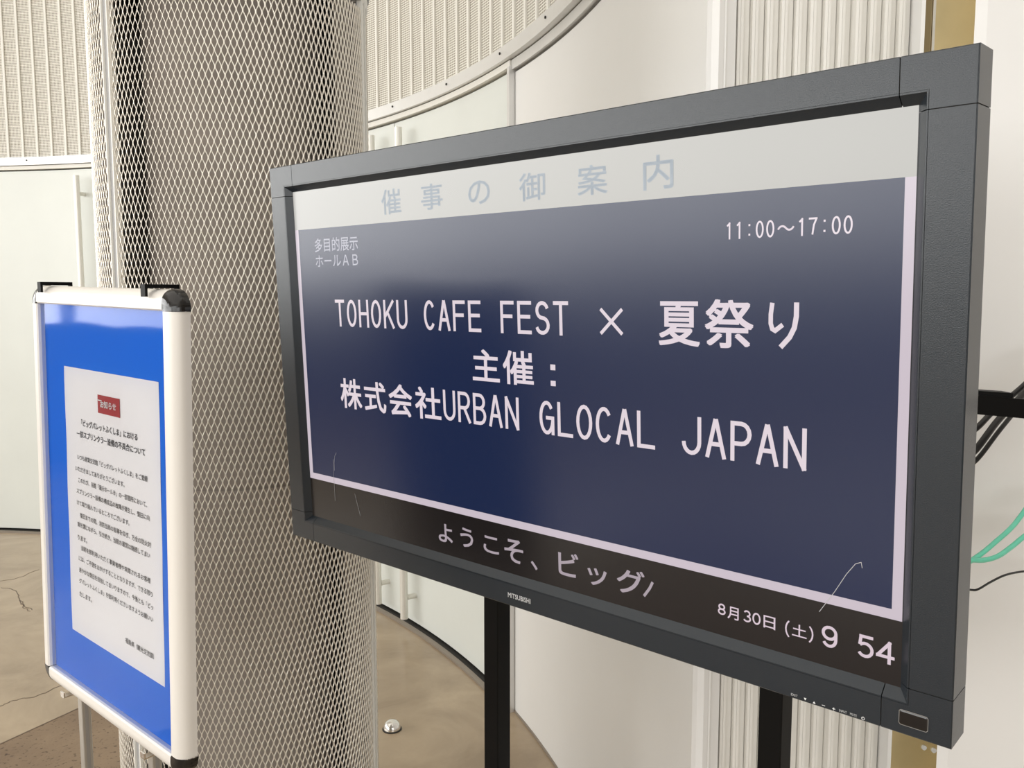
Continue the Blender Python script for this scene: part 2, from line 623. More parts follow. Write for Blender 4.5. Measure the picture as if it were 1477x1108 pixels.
M['crack'] = pmat('crack', (.15, .105, .07), .6)
for line in ([(0, 838), (18, 836), (32, 832), (48, 824), (56, 822)], [(0, 848), (14, 849), (24, 852), (27, 861), (30, 870), (38, 876), (46, 880)],
             [(30, 866), (34, 876), (44, 882)], [(0, 1019), (16, 1011), (34, 1008), (52, 1005), (70, 998), (84, 990), (96, 986)]):
    P = []
    for i in range(len(line) - 1):
        a, b_ = fpt(*line[i]), fpt(*line[i + 1])
        for q in range(4):
            pt = a.lerp(b_, q / 4)
            P.append(pt + Vector((random.uniform(-1, 1), random.uniform(-1, 1))) * .006)
    P.append(fpt(*line[-1]))
    obj('crack', ribbon(P, .0045, -.002, .0006), 'crack', fl)
a0_, a1_ = P0, P1
obj('expansion_joint', ribbon([P0, (P0 + P1) / 2, P1], .006, -.002, .0022), 'crack', fl)

tag(obj('ceiling', box(XL - .3, XR + .3, YB - .3, 8, CEIL, CEIL + .1), 'ceiling'), kind='structure')
# left glazed wall
wl = empty('wall_left', (XL, 0, 0))
tag(wl, kind='structure')
obj('sill_wall', box(-.1, .1, YB, 5.6, 0, 1.3), 'wood_sill', wl)
obj('lintel', box(-.1, .1, YB, 5.6, 3.8, CEIL), 'ceiling', wl)
obj('end_wall', box(-.1, 3.4, 5.3, 5.5, 0, CEIL), 'ceiling', wl)
for k in range(9):
    y = YB + .3 + k * 1.5
    obj('mullion', box(-.08, .08, y - .05, y + .05, 1.25, 3.85), 'alu_dark', wl)
for z in (2.0, 3.0):
    obj('transom', box(-.06, .06, YB, 5.6, z - .035, z + .035), 'alu_dark', wl)
wq = empty('wall_front', (0, YB, 0))
tag(wq, kind='structure')
obj('sill_wall', box(XL, XR, -.1, .1, 0, 1.3), 'wood_sill', wq)
obj('lintel', box(XL, XR, -.1, .1, 4.8, CEIL), 'ceiling', wq)
obj('end_wall', box(5.4, XR, -.1, .1, .85, 4.8), 'ceiling', wq)
for k in range(9):
    x = XL + .5 + k * 1.6
    obj('mullion', box(x - .05, x + .05, -.08, .08, 1.25, 4.85), 'alu_dark', wq)
for z in (1.9, 3.3):
    obj('transom', box(XL, XR, -.06, .06, z - .035, z + .035), 'alu_dark', wq)
tag(obj('wall_side', box(XR, XR + .2, YB, 1.6, 0, CEIL), 'wood_sill'), kind='structure')

# ------------------------------------------------------------------ column wrapped in expanded metal
AZ = rad(-17.3)
RC, DC = .295, 2.101
CC = Vector((DC * math.sin(AZ), DC * math.cos(AZ), 0))
TOCAM = math.atan2(-CC.y, -CC.x)
column = empty('column', CC)
tag(column, 'round column wrapped in diamond-pattern expanded metal mesh behind the monitor', 'column')
HC = 2.165
bm = bmesh.new()
lathe(bm, [(.19, .0), (.19, 1.086), (.186, 1.0865), (.186, 1.0925), (.19, 1.093), (.19, HC)], 64)
obj('core', bm, 'core', column, smooth=False)
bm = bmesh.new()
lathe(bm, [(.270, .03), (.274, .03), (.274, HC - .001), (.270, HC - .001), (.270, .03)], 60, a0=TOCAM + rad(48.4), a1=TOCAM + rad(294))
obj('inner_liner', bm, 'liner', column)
bm = bmesh.new()
lathe(bm, [(.0, HC + .03), (RC - .012, HC + .03), (RC - .012, CEIL - .01)], 64)
obj('upper_shaft', bm, 'grey_paint', column, smooth=True)
bm = bmesh.new()
lathe(bm, [(RC - .02, HC - .022), (RC + .002, HC - .022), (RC + .004, HC - .018), (RC + .004, HC - .002), (RC - .02, HC - .002), (RC - .02, HC - .022)], 96)
obj('top_ring', bm, 'alu', column)
bm = bmesh.new()
lathe(bm, [(RC - .03, HC - .001), (RC - .002, HC - .001), (RC - .002, HC + .006), (RC - .03, HC + .006), (RC - .03, HC - .001)], 96)
obj('ring_gap', bm, 'dark_gap', column)
bm = bmesh.new()
lathe(bm, [(RC - .03, HC + .006), (RC + .008, HC + .006), (RC + .010, HC + .03), (RC - .03, HC + .03)], 96)
obj('cap_ring', bm, 'grey_paint', column)
bm = bmesh.new()
lathe(bm, [(RC - .02, .0), (RC + .006, .0), (RC + .006, .04), (RC - .02, .04)], 96)
obj('base_ring', bm, 'alu', column)

LW = .0312
NCOL = 154
seams = [TOCAM - rad(53.2), TOCAM - rad(53.2) + rad(121.4), TOCAM - rad(53.2) - rad(119)]
# angle measured at the column: the picture's left is the clockwise side seen from above
seams = [TOCAM - rad(53.2), TOCAM + rad(68.2), TOCAM + rad(187.5)]


def strand_mesh(a0, a1, z0, z1):
    """expanded sheet between two angles, one long mesh built with numpy"""
    arc = (a1 - a0)
    nc = int(round(arc * RC / .01205))
    wv_ = arc / nc
    nr = int((z1 - z0) / LW)
    ts = np.array([0, .2, .5, .8, 1.0])
    ss = np.array([0, .13, .5, .87, 1.0])
    # tilt of the strand's section: broad face turned, as in real expanded sheet
    ca, sa = math.cos(rad(52)), math.sin(rad(52))
    hw, ht = .0015, .0006
    sec = []
    for (u, v) in ((-hw, -ht), (hw, -ht), (hw, ht), (-hw, ht)):
        sec.append((u * ca - v * sa, u * sa + v * ca))     # (tangential, radial)
    sec = np.array(sec)
    paths = []
    for j in range(nr * 2):
        for i in range(nc + 1):
            for sgn in (1, -1):
                A_ = (i + (.5 if j % 2 else 0)) * wv_
                B_ = A_ + sgn * wv_ / 2
                if A_ > arc + 1e-6 or B_ > arc + 1e-6 or B_ < -1e-6:
                    continue
                paths.append((A_, B_, z0 + j * LW / 2))
    paths = np.array(paths)
    N = len(paths)
    ang = paths[:, 0:1] + (paths[:, 1:2] - paths[:, 0:1]) * ss[None]       # N x 5
    z = paths[:, 2:3] + ts[None] * LW / 2
    ang = a0 + ang
    K = len(ts)
    fat = np.array([1.25, 1.0, .95, 1.0, 1.25])
    V = np.zeros((N, K, 4, 3))
    for q in range(4):
        tng, rdl = sec[q]
        r = RC + rdl * fat[None] - .0
        a = ang + tng * fat[None] / RC
        V[:, :, q, 0] = r * np.cos(a)
        V[:, :, q, 1] = r * np.sin(a)
        V[:, :, q, 2] = z
    base = (np.arange(N) * K * 4)[:, None, None]
    k = np.arange(K - 1)[None, :, None] * 4
    q = np.arange(4)[None, None, :]
    q2 = (q + 1) % 4
    F = np.stack([base + k + q, base + k + q2, base + k + 4 + q2, base + k + 4 + q], -1).reshape(-1, 4)
    me = bpy.data.meshes.new('mesh_panel')
    nv, nfc = N * K * 4, len(F)
    me.vertices.add(nv)
    me.vertices.foreach_set('co', V.reshape(-1))
    me.loops.add(nfc * 4)
    me.loops.foreach_set('vertex_index', F.reshape(-1).astype(np.int32))
    me.polygons.add(nfc)
    me.polygons.foreach_set('loop_start', np.arange(0, nfc * 4, 4, dtype=np.int32))
    me.update(calc_edges=True)
    return me


for i in range(3):
    a = seams[i]
    b_ = seams[(i + 1) % 3]
    if b_ < a: b_ += 2 * PI
    g = rad(2.2)
    o = obj('expanded_mesh_panel', strand_mesh(a + g, b_ - g, .035, HC - .02), 'mesh_metal', column)
    tag(o, kind='stuff')
for a in seams:
    mt = Matrix.Rotation(a, 4, 'Z')
    # aluminium channel: two bright flanges with a recessed web
    obj('seam_web', box(RC - .012, RC + .0005, -.0085, .0085, .03, HC - .02, mt), 'grey_paint', column)
    for s in (-1, 1):
        y = s * .0105
        obj('seam_flange', box(RC - .008, RC + .005, y - .0018, y + .0018, .03, HC - .02, mt), 'rib_white', column)

# ------------------------------------------------------------------ monitor
def R_from(rv):
    th = math.sqrt(sum(c * c for c in rv))
    return Matrix.Rotation(th, 3, Vector(rv))


cp, sp_ = math.cos(PITCH), math.sin(PITCH)
CAM2W = Matrix(((1, 0, 0), (0, -sp_, cp), (0, -cp, -sp_)))       # camera (x right, y down, z forward) -> world


def frame_matrix(rv, t, flip=True):
    Rm = R_from(rv)
    # local X = picture right, local Y = into the object, local Z = up
    X = CAM2W @ (Rm @ Vector((1, 0, 0)))
    Y = CAM2W @ (Rm @ Vector((0, 0, 1)))
    Z = CAM2W @ (Rm @ Vector((0, -1, 0)))
    T = CAM2W @ Vector(t) + Vector((0, 0, CAM_H))
    mw = Matrix((X, Y, Z)).transposed().to_4x4()
    mw.translation = T
    return mw


TVM = frame_matrix((0.13912248884100764, 0.7417487740085261, 0.022157260039054737), (0.0017317812096277277, -0.009295149732733756, 1.1720308445210015))
tv = empty('wide_monitor', mw=TVM)
tag(tv, 'large wide flat monitor with charcoal bezel showing the event notice on its lit screen', 'monitor')
SW, SH, REC = 1.018, 1.018 * 9 / 16, .0103
OX, OTOP, OBOT, DEP = SW / 2 + .0518, SH / 2 + .0425, SH / 2 + .0416, .0407
IX, IZ = .518, .2935          # opening at the front face
SX_, SZ_ = .494, .278         # seams


def prof(wd):
    # (outward from opening, depth)
    bv = IX - SW / 2
    return [(-bv, DEP), (-bv, REC), (0, 0.0004), (.0004, 0), (.0017, 0), (.0017, .0009), (.0024, .0009), (.0024, 0), (wd - .0012, 0), (wd, .0012), (wd, DEP)]


def rail(side, a, b_, mitre_a=False, mitre_b=False):
    """bezel rail piece along one side between coordinates a<b; mitred at an end if asked"""
    wd = {'top': OTOP - IZ, 'bottom': OBOT - IZ, 'left': OX - IX, 'right': OX - IX}[side]
    P_ = prof(wd)
    bm = bmesh.new()
    rings = []
    for end in (0, 1):
        ring = []
        for (u, d) in P_:
            if side in ('top', 'bottom'):
                zz = (IZ + u) * (1 if side == 'top' else -1)
                if end == 0: s = -(IX + u * ((OX - IX) / wd if u > 0 else 1)) if mitre_a else a
                else: s = (IX + u * ((OX - IX) / wd if u > 0 else 1)) if mitre_b else b_
                ring.append(bm.verts.new((s, d, zz)))
            else:
                xx = (IX + u) * (1 if side == 'right' else -1)
                kb, kt = (OBOT - IZ) / wd, (OTOP - IZ) / wd
                if end == 0: s = -(IZ + u * (kb if u > 0 else 1)) if mitre_a else a
                else: s = (IZ + u * (kt if u > 0 else 1)) if mitre_b else b_
                ring.append(bm.verts.new((xx, d, s)))
        rings.append(ring)
    n = len(P_)
    for i in range(n):
        j = (i + 1) % n
        bm.faces.new((rings[0][i], rings[0][j], rings[1][j], rings[1][i]))
    bm.faces.new(rings[0])
    bm.faces.new(rings[1][::-1])
    return bm


def join(*bms):
    out = bms[0]
    for b2 in bms[1:]:
        me = bpy.data.meshes.new('tmp')
        b2.to_mesh(me)
        b2.free()
        out.from_mesh(me)
        bpy.data.meshes.remove(me)
    return out


gp = .0005
obj('bezel_rail', rail('top', -SX_ + gp, SX_ - gp), 'bezel', tv)
brl = obj('bezel_rail', rail('bottom', -SX_ + gp, SX_ - gp), 'bezel', tv)
obj('bezel_rail', rail('left', -SZ_ + gp, SZ_ - gp), 'bezel', tv)
obj('bezel_rail', rail('right', -SZ_ + gp, SZ_ - gp), 'bezel', tv)
obj('bezel_corner', join(rail('top', -1, -SX_ - gp, mitre_a=True), rail('left', SZ_ + gp, 1, mitre_b=True)), 'bezel', tv)
obj('bezel_corner', join(rail('top', SX_ + gp, 1, mitre_b=True), rail('right', SZ_ + gp, 1, mitre_b=True)), 'bezel', tv)
obj('bezel_corner', join(rail('bottom', -1, -SX_ - gp, mitre_a=True), rail('left', -1, -SZ_ - gp, mitre_a=True)), 'bezel', tv)
bcr = obj('bezel_corner', join(rail('bottom', SX_ + gp, 1, mitre_b=True), rail('right', -1, -SZ_ - gp, mitre_a=True)), 'bezel', tv)
# dark liner seen in the seams
bm = bmesh.new()
for (x0, x1, z0, z1) in ((-OX + .0012, OX - .0012, IZ + .003, OTOP - .0012), (-OX + .0012, OX - .0012, -OBOT + .0012, -IZ - .003), (-OX + .0012, -IX - .003, -IZ, IZ), (IX + .003, OX - .0012, -IZ, IZ)):
    add_box(bm, x0, x1, .0012, DEP - .001, z0, z1)
obj('bezel_liner', bm, 'dark_gap', tv)
bm = bmesh.new()
add_box(bm, -.545, .545, DEP, DEP + .02, -.31, .31)
add_box(bm, -.46, .46, DEP + .02, DEP + .036, -.25, .25)
add_box(bm, -.33, .33, DEP + .036, DEP + .044, -.2, .2)
obj('rear_housing', bm, 'tv_back', tv)


def quadxz(x0, x1, z0, z1, y):
    bm = bmesh.new()
    v = [bm.verts.new(p) for p in ((x0, y, z0), (x1, y, z0), (x1, y, z1), (x0, y, z1))]
    bm.faces.new(v)
    return bm


mm = .001
screen = obj('screen', box(-SW / 2 - .002, SW / 2 + .002, REC, REC + .006, -SH / 2 - .002, SH / 2 + .002), 'scr_black', tv)


def layer(name, l, r, t, b_, lift, mat, par=screen):
    """flat picture area; l r t b in mm, y down from the screen centre"""
    return obj(name, quadxz(l * mm, r * mm, -b_ * mm, -t * mm, REC - lift * mm), mat, par)


layer('title_bar', -508.5, 508.5, -286, -220.5, .25, 'scr_header')
bm = bmesh.new()
for (l, r, t, b_) in ((-508.5, -499, -220.5, 215), (498.2, 508.5, -220.5, 215), (-499, 498.2, 204.3, 215)):
    v = [bm.verts.new(p) for p in ((l * mm, REC - .00025, -b_ * mm), (r * mm, REC - .00025, -b_ * mm), (r * mm, REC - .00025, -t * mm), (l * mm, REC - .00025, -t * mm))]
    bm.faces.new(v)
obj('picture_border', bm, 'scr_border', screen)
layer('picture_field', -499, 498.2, -220.5, 204.3, .25, 'scr_blue')


# ---- lettering
def font_mesh(s, offset=0., res=3):
    c = bpy.data.curves.new('t', 'FONT')
    c.body = s
    c.size = 1
    c.resolution_u = res
    c.offset = offset
    c.fill_mode = 'FRONT'
    o = bpy.data.objects.new('t', c)
    COL.objects.link(o)
    bpy.context.view_layer.update()
    dg = bpy.context.evaluated_depsgraph_get()
    me = bpy.data.meshes.new_from_object(o.evaluated_get(dg))
    bpy.data.objects.remove(o)
    bpy.data.curves.remove(c)
    return me


_fc = {}


def glyph_data(s, offset=0.):
    key = (s, offset)
    if key not in _fc:
        me = font_mesh(s, offset)
        co = np.zeros(len(me.vertices) * 3)
        me.vertices.foreach_get('co', co)
        co = co.reshape(-1, 3)
        fs = [tuple(p.vertices) for p in me.polygons]
        bpy.data.meshes.remove(me)
        _fc[key] = (co, fs)
    return _fc[key]


class Ink:
    """collects flat lettering in millimetres (x right, y down)"""
    def __init__(self):
        self.v, self.f, self.done = [], [], []

    def cut(self):
        if self.f: self.done.append((self.v, self.f))
        self.v, self.f = [], []
        return self

    def fit(self, s, l, r, t, b_, offset=0.):
        co, fs = glyph_data(s)
        if not len(co): return self
        x0, x1, y0, y1 = co[:, 0].min(), co[:, 0].max(), co[:, 1].min(), co[:, 1].max()
        d = offset * (b_ - t)                    # extra stroke weight
        l, r, t, b_ = l + d, r - d, t + d, b_ - d
        for sx, sy in (((-d, -d), (d, -d), (-d, d), (d, d)) if offset else ((0, 0),)):
            n = len(self.v)
            for x, y, _ in co:
                self.v.append((sx + l + (x - x0) / max(x1 - x0, 1e-6) * (r - l), sy + b_ - (y - y0) / max(y1 - y0, 1e-6) * (b_ - t)))
            self.f += [tuple(n + i for i in f) for f in fs]
        return self

    def stroke(self, pts, wd):
        P = [Vector(p) for p in pts]
        L = []
        N = len(P)
        closed = (P[0] - P[-1]).length < 1e-4 and N > 3
        for i in range(N):
            if closed:
                a = P[(i - 1) % (N - 1)] if i not in (0, N - 1) else P[N - 2]
                b_ = P[i + 1] if i < N - 1 else P[1]
            else:
                a, b_ = P[max(i - 1, 0)], P[min(i + 1, N - 1)]
            d1 = (P[i] - a) if (P[i] - a).length > 1e-6 else (b_ - P[i])
            d2 = (b_ - P[i]) if (b_ - P[i]).length > 1e-6 else (P[i] - a)
            d1.normalize(); d2.normalize()
            n1, n2 = Vector((-d1.y, d1.x)), Vector((-d2.y, d2.x))
            nn = n1 + n2
            if nn.length < 1e-3: nn = n1
            nn.normalize()
            k = min(1.6, 1 / max(.3, nn.dot(n1)))
            nn *= wd / 2 * k
            n = len(self.v)
            self.v += [tuple(P[i] + nn), tuple(P[i] - nn)]
            L.append(n)
        for i in range(N - 1):
            self.f.append((L[i], L[i] + 1, L[i + 1] + 1, L[i + 1]))
        return self

    def rect(self, l, r, t, b_):
        n = len(self.v)
        self.v += [(l, t), (r, t), (r, b_), (l, b_)]
        self.f.append((n, n + 1, n + 2, n + 3))
        return self

    def build(self, name, mat, parent, y, label=None, ox=0., oz=0.):
        self.cut()
        for V, F in self.done:
            me = bpy.data.meshes.new(name)
            me.from_pydata([(ox + x * mm, y, oz - yy * mm) for x, yy in V], [], F)
            me.update()
            nz = sum(p.normal.y * p.area for p in me.polygons)
            if nz > 0:
                me.flip_normals()
            o = obj(name, me, mat, parent)
            if label: o['label'] = label
        return o


def arc(cx, cy, rx, ry, a0, a1, n=12):
    return [(cx + rx * math.cos(rad(a0 + (a1 - a0) * k / n)), cy - ry * math.sin(rad(a0 + (a1 - a0) * k / n))) for k in range(n + 1)]


# narrow gothic capitals, drawn in a unit box: x 0..1, y 0 (top) .. 1
GL = {
    'T': [[(0, 0), (1, 0)], [(.5, 0), (.5, 1)]],
    'O': [arc(.5, .5, .5, .5, 90, 450, 20)],
    'H': [[(0, 0), (0, 1)], [(1, 0), (1, 1)], [(0, .5), (1, .5)]],
    'K': [[(0, 0), (0, 1)], [(1, 0), (0, .62)], [(.34, .42), (1, 1)]],
    'U': [[(0, 0), (0, .68)] + arc(.5, .68, .5, .32, 180, 360, 10)[1:] + [(1, 0)]],
    'C': [arc(.5, .5, .5, .5, 38, 322, 18)],
    'A': [[(0, 1), (.46, 0)], [(.54, 0), (1, 1)], [(.18, .66), (.82, .66)]],
    'F': [[(1, 0), (0, 0)], [(0, 0), (0, 1)], [(0, .47), (.86, .47)]],
    'E': [[(1, 0), (0, 0)], [(0, 0), (0, 1)], [(0, .47), (.9, .47)], [(0, 1), (1, 1)]],
    'S': [arc(.5, .25, .45, .25, 15, 270, 12) + arc(.5, .75, .5, .25, 90, -165, 12)[1:]],
    'R': [[(0, 0), (0, 1)], [(0, 0), (.55, 0)] + arc(.55, .26, .42, .26, 90, -90, 8) + [(0, .52)], [(.5, .52), (1, 1)]],
    'B': [[(0, 0), (0, 1)], [(0, 0), (.5, 0)] + arc(.5, .235, .42, .235, 90, -90, 8) + [(0, .47)], [(.5, .47)] + arc(.5, .735, .5, .265, 90, -90, 8) + [(0, 1)]],
    'N': [[(0, 1), (0, 0)], [(.02, 0), (.98, 1)], [(1, 1), (1, 0)]],
    'G': [arc(.5, .5, .5, .5, 38, 360, 20), [(1, .5), (.55, .5)], [(1, .5), (1, 1)]],
    'L': [[(0, 0), (0, 1)], [(0, 1), (1, 1)]],
    'J': [[(1, 0), (1, .68)] + arc(.5, .68, .5, .32, 0, -180, 10)],
    'P': [[(0, 0), (0, 1)], [(0, 0), (.52, 0)] + arc(.52, .28, .48, .28, 90, -90, 8) + [(0, .56)]],
    '1': [[(.15, .18), (.55, 0)], [(.55, 0), (.55, 1)]],
    '7': [[(0, 0), (1, 0)], [(1, 0), (.62, .4), (.42, 1)]],
    '0': [arc(.5, .5, .5, .5, 90, 450, 20)],
    '4': [[(.76, 0), (.02, .70)], [(0, .72), (1, .72)], [(.76, 0), (.76, 1)]],
    '5': [[(.92, 0), (.16, 0)], [(.17, 0), (.09, .44)], arc(.48, .67, .50, .33, 138, -150, 14)],
    '9': [arc(.5, .31, .5, .31, 90, 450, 18), [(1, .31), (1, .62)] + arc(.5, .62, .5, .38, 0, -150, 10)[1:]],
    '8': [arc(.5, .25, .42, .25, 90, 450, 16), arc(.5, .74, .5, .26, 90, 450, 16)],
    '3': [arc(.48, .25, .42, .25, 155, -90, 12), arc(.48, .74, .5, .26, 90, -155, 12)],
}


def caps(ink, s, l, t, b_, cell, wfrac, wd):
    for i, ch in enumerate(s):
        if ch == ' ':
            ink.cut()
            continue
        x0 = l + i * cell + cell * (1 - wfrac) / 2
        if ch == ':':
            for yy in (.22, .78):
                yc = t + (b_ - t) * yy
                ink.rect(x0 + cell * wfrac / 2 - wd * .55, x0 + cell * wfrac / 2 + wd * .55, yc - wd * .55, yc + wd * .55)
            continue
        W_ = cell * wfrac - wd
        ins = wd / 2
        for st in GL[ch]:
            pts = [(x0 + ins + p[0] * W_, t + ins + p[1] * (b_ - t - wd)) for p in st]
            # run straight ends out to the cap height
            if ch in 'HKNTFPRJULA17' or True:
                q = []
                for (x, y), p in zip(pts, st):
                    q.append((x, y))
                pts = q
                if len(pts) == 2 and abs(pts[0][0] - pts[1][0]) < abs(pts[0][1] - pts[1][1]):
                    (xa_, ya_), (xb_, yb_) = pts
                    def ext(xf, yf, xt, yt):
                        if abs(yf - (t + ins)) < 1e-6 or abs(yf - (b_ - ins)) < 1e-6:
                            d = Vector((xf - xt, yf - yt)).normalized()
                            return (xf + d.x * ins, yf + d.y * ins)
                        return (xf, yf)
                    pts = [ext(xa_, ya_, xb_, yb_), ext(xb_, yb_, xa_, ya_)]
                elif len(pts) == 2:
                    (xa_, ya_), (xb_, yb_) = pts
                    d = 1 if xb_ > xa_ else -1
                    pts = [(xa_ - d * ins, ya_), (xb_ + d * ins, yb_)]
                elif ch in 'UJ' :
                    pts[0] = (pts[0][0], t)
                    if ch == 'U': pts[-1] = (pts[-1][0], t)
            ink.stroke(pts, wd)


YT = REC - .0005
# title bar characters
tk = Ink()
for ch, l, r, t, b_ in (('催', -273, -227, -270, -232), ('事', -182, -136, -270, -233), ('の', -84, -42, -266, -234), ('御', 11, 56, -268, -232), ('案', 108, 154, -268, -232), ('内', 205, 246, -270, -231)):
    tk.cut().fit(ch, l, r, t, b_, .012)
tk.build('title_lettering', 'scr_title', screen, YT, 'pale grey character of the heading 催事の御案内')
tk = Ink()
tk.fit('多目的展示', -453, -336, -204, -181.5, .008)
tk.cut().fit('ホールＡＢ', -453, -338, -176, -157, .008)
tk.build('hall_lettering', 'scr_small', screen, YT, 'line of the small hall name 多目的展示 ホールＡＢ')
tk = Ink()
caps(tk, '11:00', 310, -188.5, -170.5, 11.9, .76, 1.9)
tk.cut().fit('〜', 371.5, 390, -182.5, -176.5, .02)
tk.cut()
caps(tk, '17:00', 392, -188.5, -170.5, 11.9, .76, 1.9)
tk.build('time_lettering', 'scr_text', screen, YT, 'piece of the white opening hours 11:00 to 17:00')
tk = Ink()
caps(tk, 'TOHOKU CAFE FEST', -409, -102.3, -58, 31.35, .80, 5.0)
tk.cut().stroke([(140.5, -93), (173, -62.5)], 4.4).stroke([(173, -93), (140.5, -62.5)], 4.4)
tk.cut().fit('夏', 225, 280, -103, -51.5, .016)
tk.cut().fit('祭', 286, 345.5, -105.5, -51.5, .016)
tk.cut().stroke([(366.8, -102), (365.2, -90), (365.2, -80), (367, -74.3), (370.3, -72.5), (378.7, -79)], 5).stroke([(393.7, -102.5), (393.6, -88), (391.5, -76), (386.5, -66), (376.5, -55)], 5.6)
tk.build('event_lettering', 'scr_text', screen, YT, 'piece of the large white event name TOHOKU CAFE FEST × 夏祭り')
tk = Ink()
tk.fit('主', -87.5, -34.5, -34, 11, .016)
tk.cut().fit('催', -28, 28, -35, 12, .016)
tk.cut().rect(57.5, 66, -19.5, -12).rect(57.5, 66, 2, 9)
tk.build('host_lettering', 'scr_text', screen, YT, 'white character of the line 主催：')
tk = Ink()
for ch, l, r, t, b_ in (('株', -404, -347, 28, 78.5), ('式', -340, -285, 29, 78.5), ('会', -278, -222, 28.5, 79), ('社', -215, -157, 28.5, 78)):
    tk.cut().fit(ch, l, r, t, b_, .016)
tk.cut()
caps(tk, 'URBAN GLOCAL JAPAN', -154.5, 29.5, 75, 31.35, .82, 5.0)
tk.build('company_lettering', 'scr_text', screen, YT, 'piece of the large white company name 株式会社URBAN GLOCAL JAPAN')
tk = Ink()
for ch, l, r, t, b_ in (('よ', -174, -143, 236.5, 265.5), ('う', -126, -99, 234.5, 264), ('こ', -77.5, -47, 237.5, 262.5), ('そ', -36, 0, 233, 267), ('、', 14, 26, 257, 269),
                        ('ビ', 63.5, 98, 231.5, 265), ('ッ', 113, 144, 243.5, 267), ('グ', 160, 202, 232.5, 266)):
    tk.cut().fit(ch, l, r, t, b_, .014)
tk.cut().stroke([(214, 242), (209.5, 251), (201, 263)], 3.6)
tk.build('ticker_lettering', 'scr_ticker', screen, YT, 'grey character of the running line ようこそ、ビッグ cut off at its right end')
tk = Ink()
for ch, l, r, t, b_, wd in (('8', 303.5, 313.5, 246, 259.5, 1.9), ('3', 335.5, 345.5, 246, 260, 1.9), ('0', 347, 357, 246, 260, 1.9), ('9', 427, 444, 239, 263, 3.3), ('5', 464.5, 482, 239, 263.3, 3.3), ('4', 484, 502.5, 239.5, 263.5, 3.3)):
    tk.cut()
    caps(tk, ch, l, t, b_, r - l, 1.0, wd)
for ch, l, r, t, b_ in (('月', 316, 330, 246.5, 261.5), ('日', 360.5, 374.5, 246, 260.5), ('（', 386, 391, 245, 264),
                        ('土', 394, 410.5, 246.5, 260.5), ('）', 413, 418, 245, 263.5)):
    tk.cut().fit(ch, l, r, t, b_, .010)
tk.build('date_lettering', 'scr_date', screen, YT, 'character of the white date and clock 8月30日（土）9 54')
for pl in ([(-425.5, 159), (-431, 166), (-433.5, 178), (-434, 192)], [(-435.5, 172), (-436.8, 200), (-437, 246)], [(-380, 224), (-374, 242), (-367.5, 260.5)], [(467, 162), (461, 165), (452, 178), (440, 200), (424, 226)], [(466.8, 162), (468, 168)]):
    Ink().stroke(pl, .7).build('scratch', 'scratch', screen, REC - .0007)

# marks on the bezel
Ink().fit('MITSUBISHI', -22.3, 20.3, 308.3, 315.6, .022).build('brand_lettering', 'print_white', brl, -.0003, 'small white maker name on the lower bezel')
bt = Ink()
bt.fit('EXIT', 398.5, 406, 322.2, 324.9, .01)
bt.cut().fit('▼', 413, 416, 322.8, 325.6)
bt.cut().fit('▲', 423, 426, 323.2, 325.8)
bt.cut().rect(433, 436.5, 324.2, 324.8)
bt.cut().rect(444.2, 447.4, 324.2, 324.9).rect(445.5, 446.1, 323, 326.1)
bt.cut().fit('INPUT', 451.6, 459.6, 322.8, 325.5, .01)
bt.cut().fit('MUTE', 463, 470, 322.8, 325.5, .01)
bt.cut().stroke(arc(476.5, 324.6, 1.5, 1.5, 120, 420, 12), .5).rect(476.2, 476.8, 322.6, 324.3)
bt.build('button_lettering', 'print_white', brl, -.0003, 'one of the tiny white button marks on the lower bezel')
bm = box(.5118, .5396, -.0012, .004, -.3172, -.3017, bev=.0018)
ir = obj('sensor_window', bm, 'black_gloss', bcr)
ir['label'] = 'glossy black remote sensor window at the lower right corner'
Ink().stroke([(513.5, 301.6), (537.8, 301.6), (539.4, 303.2), (539.4, 315.6), (537.8, 317.4), (513.5, 317.4), (512, 315.8), (512, 303.2), (513.5, 301.6)], .5).build('sensor_rim', 'alu_dark', bcr, -.0009)

# ------------------------------------------------------------------ stand
def tvw(x, y, z):
    return TVM @ Vector((x, y, z))


hx = Vector((TVM[0][0], TVM[1][0], 0)).normalized()
ang_tv = math.atan2(hx.y, hx.x)
SO = Vector((-.0179 * 1.38, 1.38, 0))
P2 = Vector((.3176 * 1.052, 1.052, 0))
stand = empty('monitor_stand', ((SO + P2) / 2))
stand.rotation_euler = (0, 0, ang_tv)
bpy.context.view_layer.update()
tag(stand, 'black two-post metal floor stand carrying the large monitor', 'stand')
sep = (P2 - SO).length
for s in (-1, 1):
    x = s * sep / 2
    obj('post', box(x - .0155, x + .0155, -.0155, .0155, .05, 1.5, bev=.0015), 'black_metal', stand)
    obj('foot', box(x - .025, x + .025, -.3, .3, .0, .05, bev=.004), 'black_metal', stand)
for z in (1.17, 1.46):
    obj('cross_bar', box(-sep / 2 - .02, sep / 2 + .02, -.028, -.0157, z - .03, z + .03), 'black_metal', stand)
for s in (-1, 1):
    obj('mount_bracket', box(s * .12 - .03, s * .12 + .03, -.0445, -.0285, 1.16, 1.5), 'black_metal', stand)


def tube_thing(name, pts, r, mat, label, cat, group=None, n=10):
    bm = bmesh.new()
    add_tube(bm, pts, r, n)
    o = obj(name, bm, mat, smooth=True)
    return tag(o, label, cat, group)


def rp(px, py, Y):
    return ray_pt(px, py, Y)


